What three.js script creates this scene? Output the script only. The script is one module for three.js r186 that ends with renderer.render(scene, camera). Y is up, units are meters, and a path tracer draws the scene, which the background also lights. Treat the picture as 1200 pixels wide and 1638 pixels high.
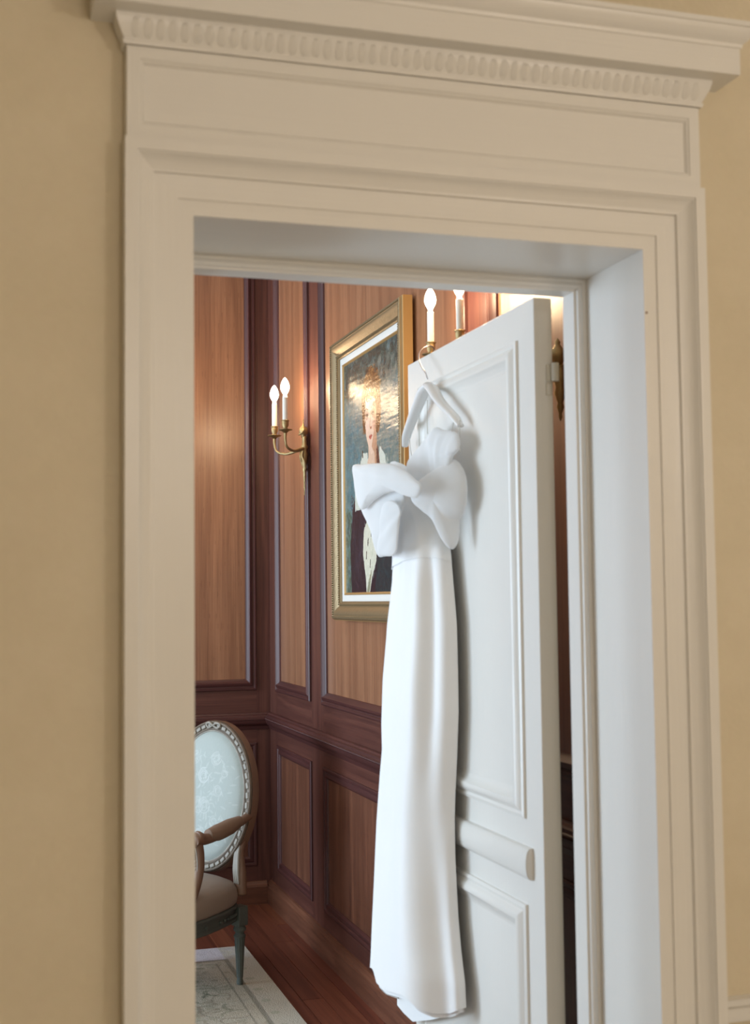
import * as THREE from 'three';
import { RoundedBoxGeometry } from 'three/addons/geometries/RoundedBoxGeometry.js';
import { mergeGeometries, toCreasedNormals } from 'three/addons/utils/BufferGeometryUtils.js';
import { RectAreaLightUniformsLib } from 'three/addons/lights/RectAreaLightUniformsLib.js';

// ---------------------------------------------------------------- camera, light, exposure
RectAreaLightUniformsLib.init();
const scene = new THREE.Scene();
const renderer = new THREE.WebGLRenderer({ antialias: true });
renderer.toneMapping = THREE.LinearToneMapping;
renderer.toneMappingExposure = 1.0;
renderer.shadowMap.enabled = true;
renderer.shadowMap.type = THREE.PCFSoftShadowMap;

const EYE = 1.5, FPX = 2102.17;
const YAW = THREE.MathUtils.degToRad(17.0655), PITCH = THREE.MathUtils.degToRad(3.7586), ROLL = THREE.MathUtils.degToRad(-0.6393);
const camera = new THREE.PerspectiveCamera(2 * Math.atan(819 / FPX) * 180 / Math.PI, 1200 / 1638, 0.05, 60);
const fwd = new THREE.Vector3(Math.sin(YAW) * Math.cos(PITCH), Math.sin(PITCH), -Math.cos(YAW) * Math.cos(PITCH));
const rgt0 = new THREE.Vector3(Math.cos(YAW), 0, Math.sin(YAW)), up0 = new THREE.Vector3().crossVectors(rgt0, fwd);
const rgt = rgt0.clone().multiplyScalar(Math.cos(ROLL)).addScaledVector(up0, Math.sin(ROLL));
const upv = up0.clone().multiplyScalar(Math.cos(ROLL)).addScaledVector(rgt0, -Math.sin(ROLL));
camera.position.set(0, EYE, 0);
camera.quaternion.setFromRotationMatrix(new THREE.Matrix4().makeBasis(rgt, upv, fwd.clone().negate()));
camera.focus = 5.2;
camera.userData.fStop = 4.4;
scene.add(camera);

scene.background = new THREE.Color().setRGB(0.75, 0.87, 1.0);        // overcast sky outside the windows

const WINDOWS = [[-3.45, 0.36], [-5.2, 1.6]], WY0 = 0.25, WY1 = 2.75;       // salon windows: middle and width along the wall, sill and head
for (const [z, w] of WINDOWS) {                                        // sky light in each window
  const l = new THREE.RectAreaLight(new THREE.Color().setRGB(0.72, 0.91, 1.10), 12.2, w - 0.1, WY1 - WY0 - 0.1);
  l.name = 'salon_window_daylight'; l.position.set(-2.68, (WY0 + WY1) / 2, z); l.lookAt(2, (WY0 + WY1) / 2, z); scene.add(l);
}

// a pixel of the photograph (1200 x 1638) carried to the plane axis = value
function at(px, py, axis, value) {
  const d = new THREE.Vector3().copy(fwd).addScaledVector(rgt, (px - 600) / FPX).addScaledVector(upv, -(py - 819) / FPX);
  const o = [0, EYE, 0], v = [d.x, d.y, d.z], t = (value - o[axis]) / v[axis];
  return [v[0] * t, EYE + v[1] * t, v[2] * t];
}

// ---------------------------------------------------------------- small tools
let seed = 20240611;
const rnd = () => { seed = (seed * 1664525 + 1013904223) >>> 0; return seed / 4294967296; };
const rr = (a, b) => a + (b - a) * rnd();
const lerp = (a, b, t) => a + (b - a) * t, clamp = (x, a, b) => Math.min(b, Math.max(a, x));
const smooth = (a, b, x) => { const t = clamp((x - a) / (b - a), 0, 1); return t * t * (3 - 2 * t); };
function interp(list, x) {                                           // piecewise smooth-linear table [[x, v], ...] with rising x
  if (x <= list[0][0]) return list[0][1];
  for (let i = 1; i < list.length; i++) if (x <= list[i][0]) return lerp(list[i - 1][1], list[i][1], (x - list[i - 1][0]) / (list[i][0] - list[i - 1][0]));
  return list[list.length - 1][1];
}
const taken = {};
function numbered(name) { if (!(name in taken)) { taken[name] = 0; return name; } return name + '_' + String(++taken[name]).padStart(3, '0'); }
function shade(o) { o.traverse((m) => { if (m.isMesh) { m.castShadow = true; m.receiveShadow = true; } }); return o; }
function group(name, label, category, kind, grp) {
  const g = new THREE.Group(); g.name = numbered(name); scene.add(g);
  g.userData = { label, category }; if (kind) g.userData.kind = kind; if (grp) g.userData.group = grp;
  return g;
}
function part(name, geo, mat, parent, label) {
  const m = new THREE.Mesh(Array.isArray(geo) ? merge(geo) : geo, mat);
  m.name = parent ? name : numbered(name); m.castShadow = m.receiveShadow = true;
  if (label) m.userData.label = label;
  (parent ?? scene).add(m); return m;
}
function single(name, geo, mat, label, category, kind) {
  const m = part(name, geo, mat); m.userData = { label, category }; if (kind) m.userData.kind = kind; return m;
}
function flat(g) { const o = g.index ? g.toNonIndexed() : g; for (const k of Object.keys(o.attributes)) if (!['position', 'normal', 'uv'].includes(k)) o.deleteAttribute(k); return o; }
function merge(list) { return mergeGeometries(list.map(flat), false); }
// uv in metres: each face is laid flat, grain (texture v) along the chosen axis
function metric(g0, grain = 'y') {
  const g = flat(g0), p = g.attributes.position, n = g.attributes.normal, uv = new Float32Array(p.count * 2), G = { x: 0, y: 1, z: 2 }[grain];
  for (let i = 0; i < p.count; i += 3) {
    const nn = [0, 0, 0]; for (let k = 0; k < 3; k++) { nn[0] += n.getX(i + k); nn[1] += n.getY(i + k); nn[2] += n.getZ(i + k); }
    const ab = nn.map(Math.abs), D = ab[0] >= ab[1] && ab[0] >= ab[2] ? 0 : ab[1] >= ab[2] ? 1 : 2;
    const rest = [0, 1, 2].filter((a) => a !== D), V = rest.includes(G) ? G : rest[1], U = rest.find((a) => a !== V);
    for (let k = 0; k < 3; k++) { const q = [p.getX(i + k), p.getY(i + k), p.getZ(i + k)]; uv[(i + k) * 2] = q[U]; uv[(i + k) * 2 + 1] = q[V]; }
  }
  g.setAttribute('uv', new THREE.BufferAttribute(uv, 2)); return g;
}
function slab(x0, x1, y0, y1, z0, z1, grain = 'y', bevel = 0) {
  const w = Math.abs(x1 - x0), h = Math.abs(y1 - y0), d = Math.abs(z1 - z0);
  const g = bevel ? new RoundedBoxGeometry(w, h, d, 2, bevel) : new THREE.BoxGeometry(w, h, d);
  g.translate((x0 + x1) / 2, (y0 + y1) / 2, (z0 + z1) / 2); return metric(g, grain);
}
function soup(tris, uvs, crease = 0.55) {
  const g = new THREE.BufferGeometry(); g.setAttribute('position', new THREE.Float32BufferAttribute(tris, 3)); g.setAttribute('uv', new THREE.Float32BufferAttribute(uvs, 2));
  g.computeVertexNormals(); return toCreasedNormals(g, crease);
}
// a moulding: profile [[outward, height], ...] carried along a path with mitred corners; one geometry for each straight side
function sweep(path, closed, profile, map, capped = true) {
  const n = path.length, segs = closed ? n : n - 1, mit = [];
  const nor = (i) => { const a = path[i % n], b = path[(i + 1) % n], l = Math.hypot(b[0] - a[0], b[1] - a[1]); return [(b[1] - a[1]) / l, -(b[0] - a[0]) / l]; };
  for (let i = 0; i < n; i++) {
    const a = closed || i > 0 ? nor((i - 1 + n) % n) : nor(i), b = closed || i < n - 1 ? nor(i) : nor(i - 1), k = 1 + a[0] * b[0] + a[1] * b[1];
    mit.push([(a[0] + b[0]) / k, (a[1] + b[1]) / k]);
  }
  const out = []; let run = 0;
  for (let s = 0; s < segs; s++) {
    const i = s, j = (s + 1) % n, L = Math.hypot(path[j][0] - path[i][0], path[j][1] - path[i][1]), T = [], U = []; let v = 0;
    const P = (q, u, h) => map(path[q][0] + mit[q][0] * u, path[q][1] + mit[q][1] * u, h);
    for (let k = 0; k < profile.length - 1; k++) {
      const [u0, h0] = profile[k], [u1, h1] = profile[k + 1], w = Math.hypot(u1 - u0, h1 - h0);
      const A = P(i, u0, h0), B = P(j, u0, h0), C = P(j, u1, h1), D = P(i, u1, h1);
      T.push(...A, ...B, ...C, ...A, ...C, ...D); U.push(v, run, v, run + L, v + w, run + L, v, run, v + w, run + L, v + w, run); v += w;
    }
    if (capped && !closed && (s === 0 || s === segs - 1)) for (const q of [s === 0 ? i : -1, s === segs - 1 ? j : -1]) if (q >= 0) {
      const shp = profile.map(([u, h]) => new THREE.Vector2(u, h)), f = THREE.ShapeUtils.triangulateShape(shp, []);
      for (const t of f) for (const k of t) { T.push(...P(q, profile[k][0], profile[k][1])); U.push(profile[k][0], profile[k][1]); }
    }
    run += L; out.push(soup(T, U, 0.5));
  }
  return out;
}
// a surface over a (rows x columns) grid of points
function grid(rows, closeU = false, uvf) {
  const R = rows.length, Cc = rows[0].length, P = [], U = [], I = [];
  rows.forEach((r, i) => r.forEach((p, j) => { P.push(...p); U.push(...(uvf ? uvf(i / (R - 1), j / (closeU ? Cc : Cc - 1), p) : [j / (Cc - 1), i / (R - 1)])); }));
  for (let i = 0; i < R - 1; i++) for (let j = 0; j < (closeU ? Cc : Cc - 1); j++) { const a = i * Cc + j, b = i * Cc + (j + 1) % Cc, c = a + Cc, d = b + Cc; I.push(a, b, d, a, d, c); }
  const g = new THREE.BufferGeometry(); g.setAttribute('position', new THREE.Float32BufferAttribute(P, 3)); g.setAttribute('uv', new THREE.Float32BufferAttribute(U, 2)); g.setIndex(I); g.computeVertexNormals(); return g;
}
// a round or oval bar along a smooth curve, with its own thickness at each point
function bar(points, radii, { seg = 40, ring = 14, flatten = 1, caps = true } = {}) {
  const c = new THREE.CatmullRomCurve3(points.map((p) => new THREE.Vector3(...p))), fr = c.computeFrenetFrames(seg, false), rows = [], rt = radii.map((r, i) => [i / (radii.length - 1), r]);
  const one = (t, r, i) => { const p = c.getPoint(t), row = []; for (let k = 0; k < ring; k++) { const a = k / ring * Math.PI * 2, q = p.clone().addScaledVector(fr.normals[i], Math.cos(a) * r).addScaledVector(fr.binormals[i], Math.sin(a) * r * flatten); row.push([q.x, q.y, q.z]); } return row; };
  if (caps) rows.push(one(0, 1e-5, 0));
  for (let i = 0; i <= seg; i++) rows.push(one(i / seg, interp(rt, i / seg), i));
  if (caps) rows.push(one(1, 1e-5, seg));
  return grid(rows, true);
}
const lathe = (pts, seg = 24) => new THREE.LatheGeometry(pts.map(([r, y]) => new THREE.Vector2(r, y)), seg);

// ---------------------------------------------------------------- textures (matter only: grain, weave, paint)
function hash(x, y, s) { let h = Math.imul(x, 374761393) + Math.imul(y, 668265263) + Math.imul(s, 2147483647 ^ 0x5bd1e995); h = Math.imul(h ^ (h >>> 13), 1274126177); return ((h ^ (h >>> 16)) >>> 0) / 4294967296; }
function pn(x, y, px, py, s) {                                        // value noise that repeats after px, py cells
  const x0 = Math.floor(x), y0 = Math.floor(y), fx = x - x0, fy = y - y0, u = fx * fx * (3 - 2 * fx), v = fy * fy * (3 - 2 * fy), m = (a, n) => ((a % n) + n) % n;
  return lerp(lerp(hash(m(x0, px), m(y0, py), s), hash(m(x0 + 1, px), m(y0, py), s), u), lerp(hash(m(x0, px), m(y0 + 1, py), s), hash(m(x0 + 1, px), m(y0 + 1, py), s), u), v);
}
function dataTex(w, h, fn, srgb, repeat) {
  const d = new Uint8Array(w * h * 4);
  for (let y = 0; y < h; y++) for (let x = 0; x < w; x++) { const c = fn(x / w, y / h), i = (y * w + x) * 4; d[i] = c[0]; d[i + 1] = c[1]; d[i + 2] = c[2]; d[i + 3] = 255; }
  const t = new THREE.DataTexture(d, w, h, THREE.RGBAFormat); t.magFilter = THREE.LinearFilter; t.minFilter = THREE.LinearMipmapLinearFilter; t.generateMipmaps = true;
  t.wrapS = t.wrapT = THREE.RepeatWrapping; if (srgb) t.colorSpace = THREE.SRGBColorSpace; if (repeat) t.repeat.set(...repeat); t.needsUpdate = true; return t;
}
const mix3 = (a, b, t) => [0, 1, 2].map((i) => clamp(lerp(a[i], b[i], t), 0, 255));
function woodTex(dark, light, s, wide = 0.7, long = 2.1, fine = 1) {
  return dataTex(512, 512, (u, v) => {
    const wob = 0.35 * pn(u * 4, v * 3, 4, 3, s) + 0.12 * pn(u * 12, v * 6, 12, 6, s + 1);
    const band = pn(u * 22 + wob * 6, v * 2, 22, 2, s + 2), med = pn(u * 90, v * 5, 90, 5, s + 3), fin = pn(u * 256, v * 14, 256, 14, s + 4), pore = pn(u * 256, v * 40, 256, 40, s + 5);
    const t = 0.42 * band + 0.3 * med + 0.28 * fin - (pore > 0.86 ? 0.22 * fine : 0);
    return mix3(dark, light, clamp((t - 0.5) * 1.5 + 0.5, 0, 1));
  }, true, [1 / wide, 1 / long]);
}
function std(color, rough, o = {}) { return new THREE.MeshPhysicalMaterial({ color: color.isColor ? color : new THREE.Color().setRGB(...color), roughness: rough, side: THREE.DoubleSide, ...o }); }
const WHITE = [1, 1, 1];
const brush = dataTex(256, 256, (u, v) => { const t = 0.5 * pn(u * 128, v * 8, 128, 8, 5) + 0.5 * pn(u * 40, v * 6, 40, 6, 6); return [t * 255, t * 255, t * 255]; }, false, [3, 1.2]);
const plasterBump = dataTex(256, 256, (u, v) => { const t = 0.6 * pn(u * 64, v * 64, 64, 64, 8) + 0.4 * pn(u * 16, v * 16, 16, 16, 9); return [t * 255, t * 255, t * 255]; }, false, [2, 2]);
const wallTone = dataTex(256, 256, (u, v) => { const t = 0.5 * pn(u * 5, v * 5, 5, 5, 18) + 0.3 * pn(u * 19, v * 19, 19, 19, 19) + 0.2 * pn(u * 90, v * 90, 90, 90, 20); return mix3([212, 199, 172], [222, 210, 185], t); }, true, [0.9, 0.9]);
const weave = dataTex(128, 128, (u, v) => { const t = 0.5 + 0.25 * Math.sin(u * Math.PI * 64) * (Math.sin(v * Math.PI * 64) > 0 ? 1 : -1) + 0.25 * pn(u * 64, v * 64, 64, 64, 3); return [t * 255, t * 255, t * 255]; }, false, [14, 14]);

const M = {
  trim: std([0.78, 0.76, 0.715], 0.33, { bumpMap: brush, bumpScale: 0.0004 }),
  wallpaint: std(WHITE, 0.85, { map: wallTone, bumpMap: plasterBump, bumpScale: 0.0006 }),
  ceiling: std([0.8, 0.79, 0.76], 0.9),
  salonwall: std([0.66, 0.58, 0.48], 0.8),
  hallfloor: std([0.68, 0.66, 0.62], 0.4),
  panel: std(WHITE, 0.36, { map: woodTex([130, 87, 62], [170, 122, 90], 31), clearcoat: 0.35, clearcoatRoughness: 0.28 }),
  stile: std(WHITE, 0.42, { map: woodTex([78, 43, 37], [108, 66, 54], 71, 0.4, 1.6), clearcoat: 0.2, clearcoatRoughness: 0.3 }),
  mould: std(WHITE, 0.46, { map: woodTex([66, 34, 33], [94, 54, 49], 83, 0.3, 1.6), clearcoat: 0.1, clearcoatRoughness: 0.3 }),
  lowpanel: std(WHITE, 0.42, { map: woodTex([88, 52, 38], [128, 82, 60], 97, 0.9, 1.2), clearcoat: 0.2, clearcoatRoughness: 0.3 }),
  plank: [0, 1, 2, 3].map((k) => std(WHITE, 0.34, { map: woodTex([[84, 42, 30], [96, 50, 36], [88, 43, 34], [102, 54, 38]][k], [[130, 74, 54], [140, 82, 60], [134, 74, 56], [146, 88, 62]][k], 111 + k * 9, 0.25, 1.6), clearcoat: 0.25, clearcoatRoughness: 0.3 })),
  subfloor: std([0.05, 0.03, 0.02], 0.9),
  brass: std([0.38, 0.28, 0.14], 0.42, { metalness: 1, bumpMap: plasterBump, bumpScale: 0.0006 }),
  sleeve: std([0.82, 0.79, 0.72], 0.55),
  bulb: std([1, 0.96, 0.9], 0.3, { emissive: new THREE.Color().setRGB(1, 0.86, 0.66), emissiveIntensity: 6 }),
  gilt: std([0.30, 0.215, 0.115], 0.5, { metalness: 0.6, bumpMap: plasterBump, bumpScale: 0.001 }),
  giltSide: std([0.52, 0.32, 0.13], 0.5, { metalness: 0.45 }),
  liner: std([0.76, 0.74, 0.69], 0.7),
  knock: std([0.22, 0.13, 0.08], 0.8),
  hinge: std([0.66, 0.62, 0.53], 0.45),
  hanger: std([0.86, 0.86, 0.86], 0.3, { clearcoat: 0.3 }),
  steel: std([0.6, 0.6, 0.62], 0.25, { metalness: 1 }),
  silk: std([0.905, 0.91, 0.915], 0.62, { sheen: 0.35, sheenRoughness: 0.5, sheenColor: new THREE.Color(1, 1, 1) }),
  organza: std([0.92, 0.925, 0.93], 0.85, { transmission: 0.45, thickness: 0, sheen: 0.2, sheenRoughness: 0.6, sheenColor: new THREE.Color(1, 1, 1) }),
  ribbon: std([0.6, 0.57, 0.52], 0.6),
  glass: std([1, 1, 1], 0.02, { transmission: 1, thickness: 0 }),
  globe: std([1, 0.97, 0.9], 0.5, { emissive: new THREE.Color().setRGB(1, 0.87, 0.74), emissiveIntensity: 1.6 }),
};

// ---------------------------------------------------------------- the hall: wall with the doorway
const DL = 0.357, DR = 1.2135, DT = 2.156, ZF = -2.2, ZW = -2.212, ZI = -2.556;   // opening edges, casing face, wall faces
{
  const s = new THREE.Shape([[-2.4, 0], [DL - 0.012, 0], [DL - 0.012, DT + 0.012], [DR + 0.012, DT + 0.012], [DR + 0.012, 0], [3.2, 0], [3.2, 3.45], [-2.4, 3.45]].map(([x, y]) => new THREE.Vector2(x, y)));
  const g = new THREE.ExtrudeGeometry(s, { depth: ZW - ZI, bevelEnabled: false }); g.translate(0, 0, ZI);
  single('wall_front', metric(g), M.wallpaint, 'cream painted hall wall around the white door surround', 'wall', 'structure');
  single('wall_hall_left', slab(-2.5, -2.4, 0, 3.3, ZW, 2.2), M.wallpaint, 'cream hall wall beside the camera side of the doorway', 'wall', 'structure');
  single('wall_hall_right', slab(3.2, 3.3, 0, 3.3, ZW, 2.2), M.wallpaint, 'cream hall wall far right of the doorway', 'wall', 'structure');
  single('wall_hall_rear', slab(-2.5, 3.3, 0, 3.3, 2.2, 2.3), M.wallpaint, 'cream hall wall facing the doorway', 'wall', 'structure');
  single('ceiling_hall', slab(-2.5, 3.3, 3.2, 3.3, ZW, 2.3), M.ceiling, 'plain white ceiling of the hall', 'ceiling', 'structure');
  single('floor_hall', slab(-2.5, 3.3, -0.1, 0, ZW, 2.3), M.hallfloor, 'pale stone hall floor outside the doorway', 'floor', 'structure');
  const rail = [[0, -0.045], [0.012, -0.045], [0.014, -0.02], [0.024, -0.012], [0.026, 0], [0, 0]];
  for (const [a, b, w] of [[-2.4, DL - 0.119, 'left'], [DR + 0.119, 3.2, 'right']]) {
    const T = sweep([[a, 0], [b, 0]], false, rail.map(([u, h]) => [-u, h]), (x, q, h) => [x, 0.75 + h, ZW + q])[0];
    single(w === 'left' ? 'trim_8' : 'trim_9', T, M.trim, w === 'left' ? 'hall dado rail left of the door surround' : 'hall dado rail right of the door surround', 'trim', 'structure');
  }
}
// door surround: casing, frieze board, cornice
{
  const g = group('trim_1', 'white moulded door surround with panelled frieze and projecting cornice', 'door surround', 'structure');
  // casing: u away from the opening, h towards the hall
  const prof = [[0, -0.0008], [0, 0], [0.0275, 0], [0.0275, 0.0035], [0.068, 0.0035], [0.0695, 0.010], [0.074, 0.0105], [0.078, 0.013], [0.085, 0.0155], [0.092, 0.021], [0.096, 0.0275], [0.0985, 0.0275], [0.0985, 0.031], [0.119, 0.031], [0.119, -0.012]];
  const sides = sweep([[DL, 0], [DL, DT], [DR, DT], [DR, 0]], false, prof.map(([u, h]) => [-u, h]), (x, y, h) => [x, y, ZF + h]);
  ['casing', 'head_casing', 'casing'].forEach((n, i) => part(n, sides[i], M.trim, g));
  const y0 = DT + 0.119, y1 = 2.4345, fx0 = 0.2405, fx1 = 1.3295, fz = -2.178;
  const fr = part('frieze_board', slab(fx0, fx1, y0, y1 + 0.005, ZW, fz - 0.009, 'x'), M.trim, g);
  const bead = [[0, -0.006], [0.001, 0.004], [0.022, 0.004], [0.024, 0.001], [0.026, 0.001], [0.030, -0.0045], [0.031, -0.006]];
  const fp = sweep([[fx0, y0 + 0.002], [fx1, y0 + 0.002], [fx1, y1], [fx0, y1]], true, bead.map(([u, h]) => [-u, h]), (x, y, h) => [x, y, fz - 0.004 + h]);
  part('frieze_border', merge(fp), M.trim, fr);
  // cornice as seen from the side: out from the wall, up
  const corn = [[0, 2.4345], [0.005, 2.4345], [0.007, 2.441], [0.004, 2.443], [0.009, 2.452], [0.016, 2.467], [0.019, 2.478], [0.0195, 2.483], [0.057, 2.483], [0.057, 2.533], [0.060, 2.5345], [0.0615, 2.541], [0.068, 2.546], [0.077, 2.556], [0.080, 2.566], [0.084, 2.568], [0.084, 2.577], [0, 2.577]];
  const path = [[fx0, ZW], [fx0, fz], [fx1, fz], [fx1, ZW]];
  const cs = sweep(path, false, corn.map(([u, h]) => [-u, h]), (x, z, h) => [x, h, z], false);
  const co = part('cornice', merge(cs), M.trim, g);
  // carved leaves on the bed mould
  const leaf = new THREE.SphereGeometry(1, 10, 8); leaf.scale(0.0105, 0.0165, 0.0022);
  const n = 52, one = [];
  for (let i = 0; i < n; i++) { const q = leaf.clone(); q.rotateX(0.42); q.translate(lerp(fx0 + 0.004, fx1 - 0.004, (i + 0.5) / n), 2.4605, fz + 0.0118); one.push(q); }
  one.forEach((q) => part('carved_leaf', q, M.trim, co));
  // two small knocks in the paint
  for (const [a, b, r, h] of [[1034.5, 500, 0.0026, 0], [735, 277, 0.003, 0.0285]]) { const q = at(a, b, 2, ZF + h); part('paint_chip', new THREE.SphereGeometry(r, 10, 8).scale(1, 1, 0.25).translate(...q), M.knock, g, 'small brown chip in the paint'); }
}
// jamb lining and door stop
{
  const g = group('trim_2', 'white painted door lining with moulded door stop', 'door frame', 'structure');
  part('jamb', slab(DR, DR + 0.012, 0, DT, -2.53, ZF - 0.001), M.trim, g);
  part('jamb', slab(DL - 0.012, DL, 0, DT, -2.53, ZF - 0.001), M.trim, g);
  part('head', slab(DL - 0.012, DR + 0.012, DT, DT + 0.012, -2.556, ZF - 0.001, 'x'), M.trim, g);
  const prof = [[0, -0.056], [0, 0.002], [0.004, 0.0035], [0.008, 0.001], [0.012, 0.004], [0.0165, 0.0055], [0.02, 0.003], [0.022, -0.003], [0.0265, -0.004], [0.0265, -0.052], [0.0265, -0.056]];
  const st = sweep([[DL, 0], [DL, DT], [DR, DT], [DR, 0]], false, prof, (x, y, h) => [x, y, -2.444 + h]);
  st.forEach((q) => part('door_stop', q, M.trim, g));
}
// ---------------------------------------------------------------- hall lamp (behind the camera, lights the surround)
for (const [px, pz, power, where] of [[0.62, 0.9, 2.25, 'opposite the doorway'], [2.15, 0.7, 3.1, 'towards the right hall wall']]) {
  const g = group('pendant_lamp', 'milky glass globe pendant hanging from the hall ceiling ' + where, 'lamp', undefined, 'globe pendants in the hall');
  g.position.set(px, 2.2, pz);
  part('rod', new THREE.CylinderGeometry(0.008, 0.008, 0.81, 12).translate(0, 0.595, 0), M.brass, g);
  part('ceiling_rose', lathe([[0.001, 1.0], [0.06, 0.995], [0.055, 0.975], [0.012, 0.95]]), M.brass, g);
  part('globe', new THREE.SphereGeometry(0.2, 32, 20), M.globe, g);
  const l = new THREE.PointLight(new THREE.Color().setRGB(1, 0.89, 0.79), power); l.name = 'pendant_light'; l.shadow.radius = 9; l.castShadow = true; g.add(l);
}

// ---------------------------------------------------------------- the salon shell
const RX = 1.4355, RB = -6.5, LX = -2.7, CY = 3.45;
single('wall_left_salon', (() => {
  const s = new THREE.Shape([[-6.7, 0], [-2.556, 0], [-2.556, CY], [-6.7, CY]].map(([a, b]) => new THREE.Vector2(a, b)));
  for (const [z, w] of WINDOWS) s.holes.push(new THREE.Path([[z - w / 2, WY0], [z - w / 2, WY1], [z + w / 2, WY1], [z + w / 2, WY0]].map(([a, b]) => new THREE.Vector2(a, b))));
  const e = new THREE.ExtrudeGeometry(s, { depth: 0.2, bevelEnabled: false }); e.rotateY(-Math.PI / 2); e.translate(LX, 0, 0); return metric(e);
})(), M.salonwall, 'tan salon wall with two daylight windows', 'wall', 'structure');
WINDOWS.forEach(([zc, ww], i) => {
  const w = group('window_' + (i + 1), i ? 'tall white salon window level with the armchair' : 'tall white salon window level with the open door', 'window', 'structure');
  const fr = [[0, 0], [0, 0.06], [-0.05, 0.06], [-0.05, 0]], a = zc - ww / 2, b = zc + ww / 2;
  part('window_frame', merge(sweep([[a, WY0], [b, WY0], [b, WY1], [a, WY1]], true, fr, (z, y, h) => [LX - 0.12 + h, y, z])), M.trim, w);
  part('mullion', slab(LX - 0.11, LX - 0.07, WY0 + 0.02, WY1 - 0.02, zc - 0.025, zc + 0.025), M.trim, w);
  for (const y of [1.08, 1.92]) part('glazing_bar', slab(LX - 0.105, LX - 0.075, y - 0.015, y + 0.015, a + 0.02, b - 0.02, 'z'), M.trim, w);
  for (const [p, q] of [[a + 0.03, zc - 0.02], [zc + 0.02, b - 0.03]]) for (const [c, d] of [[WY0 + 0.02, 1.07], [1.09, 1.91], [1.93, WY1 - 0.02]]) part('pane', slab(LX - 0.092, LX - 0.088, c, d, p, q), M.glass, w);
});
single('ceiling', slab(LX - 0.2, RX + 0.25, CY, CY + 0.1, -6.7, ZI), M.ceiling, 'plain white ceiling of the panelled salon', 'ceiling', 'structure');
{
  const f = group('floor', 'reddish brown wooden plank floor of the salon', 'floor', 'structure');
  part('subfloor', slab(LX, RX + 0.02, -0.12, -0.022, RB - 0.02, ZI + 0.35, 'z'), M.subfloor, f);
  const pw = 0.083, gap = 0.0018; let i = 0;
  for (let x = RX + 0.01; x > LX; x -= pw, i++) {
    let z0 = RB - 0.01; const cut = [-6.05, -4.35, -5.2, -3.7, -4.9, -5.75][(i * 5) % 6];
    for (const z1 of [cut, ZI + 0.34]) { part('plank', slab(Math.max(LX, x - pw + gap), x, -0.022, rr(-0.0005, 0.0005), z0 + gap, z1, 'z', 0.0012), M.plank[Math.floor(rnd() * 4)], f); z0 = z1; }
  }
}
// panelled walls: a is the distance along the wall, h stands out into the room
const bol = [[0, -0.004], [0, 0.010], [0.004, 0.014], [0.011, 0.015], [0.014, 0.010], [0.019, 0.009], [0.028, 0.017], [0.036, 0.019], [0.040, 0.013], [0.046, 0.006], [0.053, 0.002], [0.055, -0.006]];
const low = [[0, -0.004], [0, 0.006], [0.006, 0.009], [0.014, 0.008], [0.018, 0.003], [0.03, 0.007], [0.038, 0.006], [0.045, 0.0], [0.047, -0.006]];
const railProf = [[0, 0.855], [0.006, 0.855], [0.010, 0.866], [0.012, 0.872], [0.022, 0.878], [0.030, 0.890], [0.033, 0.902], [0.036, 0.904], [0.036, 0.914], [0.031, 0.917], [0.028, 0.926], [0.020, 0.930], [0.016, 0.937], [0, 0.938]];
const baseProf = [[0, 0], [0.024, 0], [0.024, 0.085], [0.020, 0.088], [0.018, 0.096], [0.012, 0.102], [0.009, 0.110], [0, 0.112]];
function panelled(name, label, map, slabOn, ext, panels, grainAlong) {
  const w = group(name, label, 'wall', 'structure');
  const [a0, a1] = ext;
  part('backing', slabOn(a0, a1, 0, CY, -0.2, -0.014), M.stile, w);
  // frame members around the panels
  const st = [a0, ...panels.flat(), a1];
  for (let i = 0; i < st.length; i += 2) part('stile', slabOn(st[i], st[i + 1], 0.1, CY, -0.014, 0), M.stile, w);
  for (const [p, q] of panels) {
    for (const [y0, y1] of [[0.1, 0.185], [0.79, 1.05], [3.2, CY]]) part('rail', slabOn(p, q, y0, y1, -0.014, 0, grainAlong), M.stile, w);
    for (const [y0, y1, pr, mat] of [[1.05, 3.2, bol, M.panel], [0.185, 0.79, low, M.lowpanel]]) {
      const pan = part('panel', slabOn(p, q, y0, y1, -0.014, -0.005), mat, w);
      const ring = sweep([[p, y0], [q, y0], [q, y1], [p, y1]], true, pr.map(([u, h]) => [-u, h]), map);
      ring.forEach((gq) => part('panel_moulding', gq, M.mould, pan));
    }
  }
  const [rail] = sweep([[a0, 0], [a1, 0]], false, railProf.map(([u, h]) => [-u, h]), (a, q, h) => map(a, h, q));
  part('chair_rail', rail, M.mould, w);
  return w;
}
const mapR = (a, y, h) => [RX - h, y, a], mapB = (a, y, h) => [a, y, RB + h];
const wr = panelled('wall_right', 'panelled brown wood wall carrying the portrait', mapR, (a0, a1, y0, y1, h0, h1, g) => slab(RX - h1, RX - h0, y0, y1, a0, a1, g ?? 'y'), [RB, ZI], [[-6.33, -5.655], [-5.45, -3.69], [-3.515, -2.75]], 'z');
const wb = panelled('wall_back', 'panelled brown wood wall behind the armchair', mapB, (a0, a1, y0, y1, h0, h1, g) => slab(a0, a1, y0, y1, RB + h0, RB + h1, g ?? 'y'), [LX, RX], [[-2.55, -1.35], [-1.18, 0.02], [0.19, 1.365]], 'x');
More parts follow.
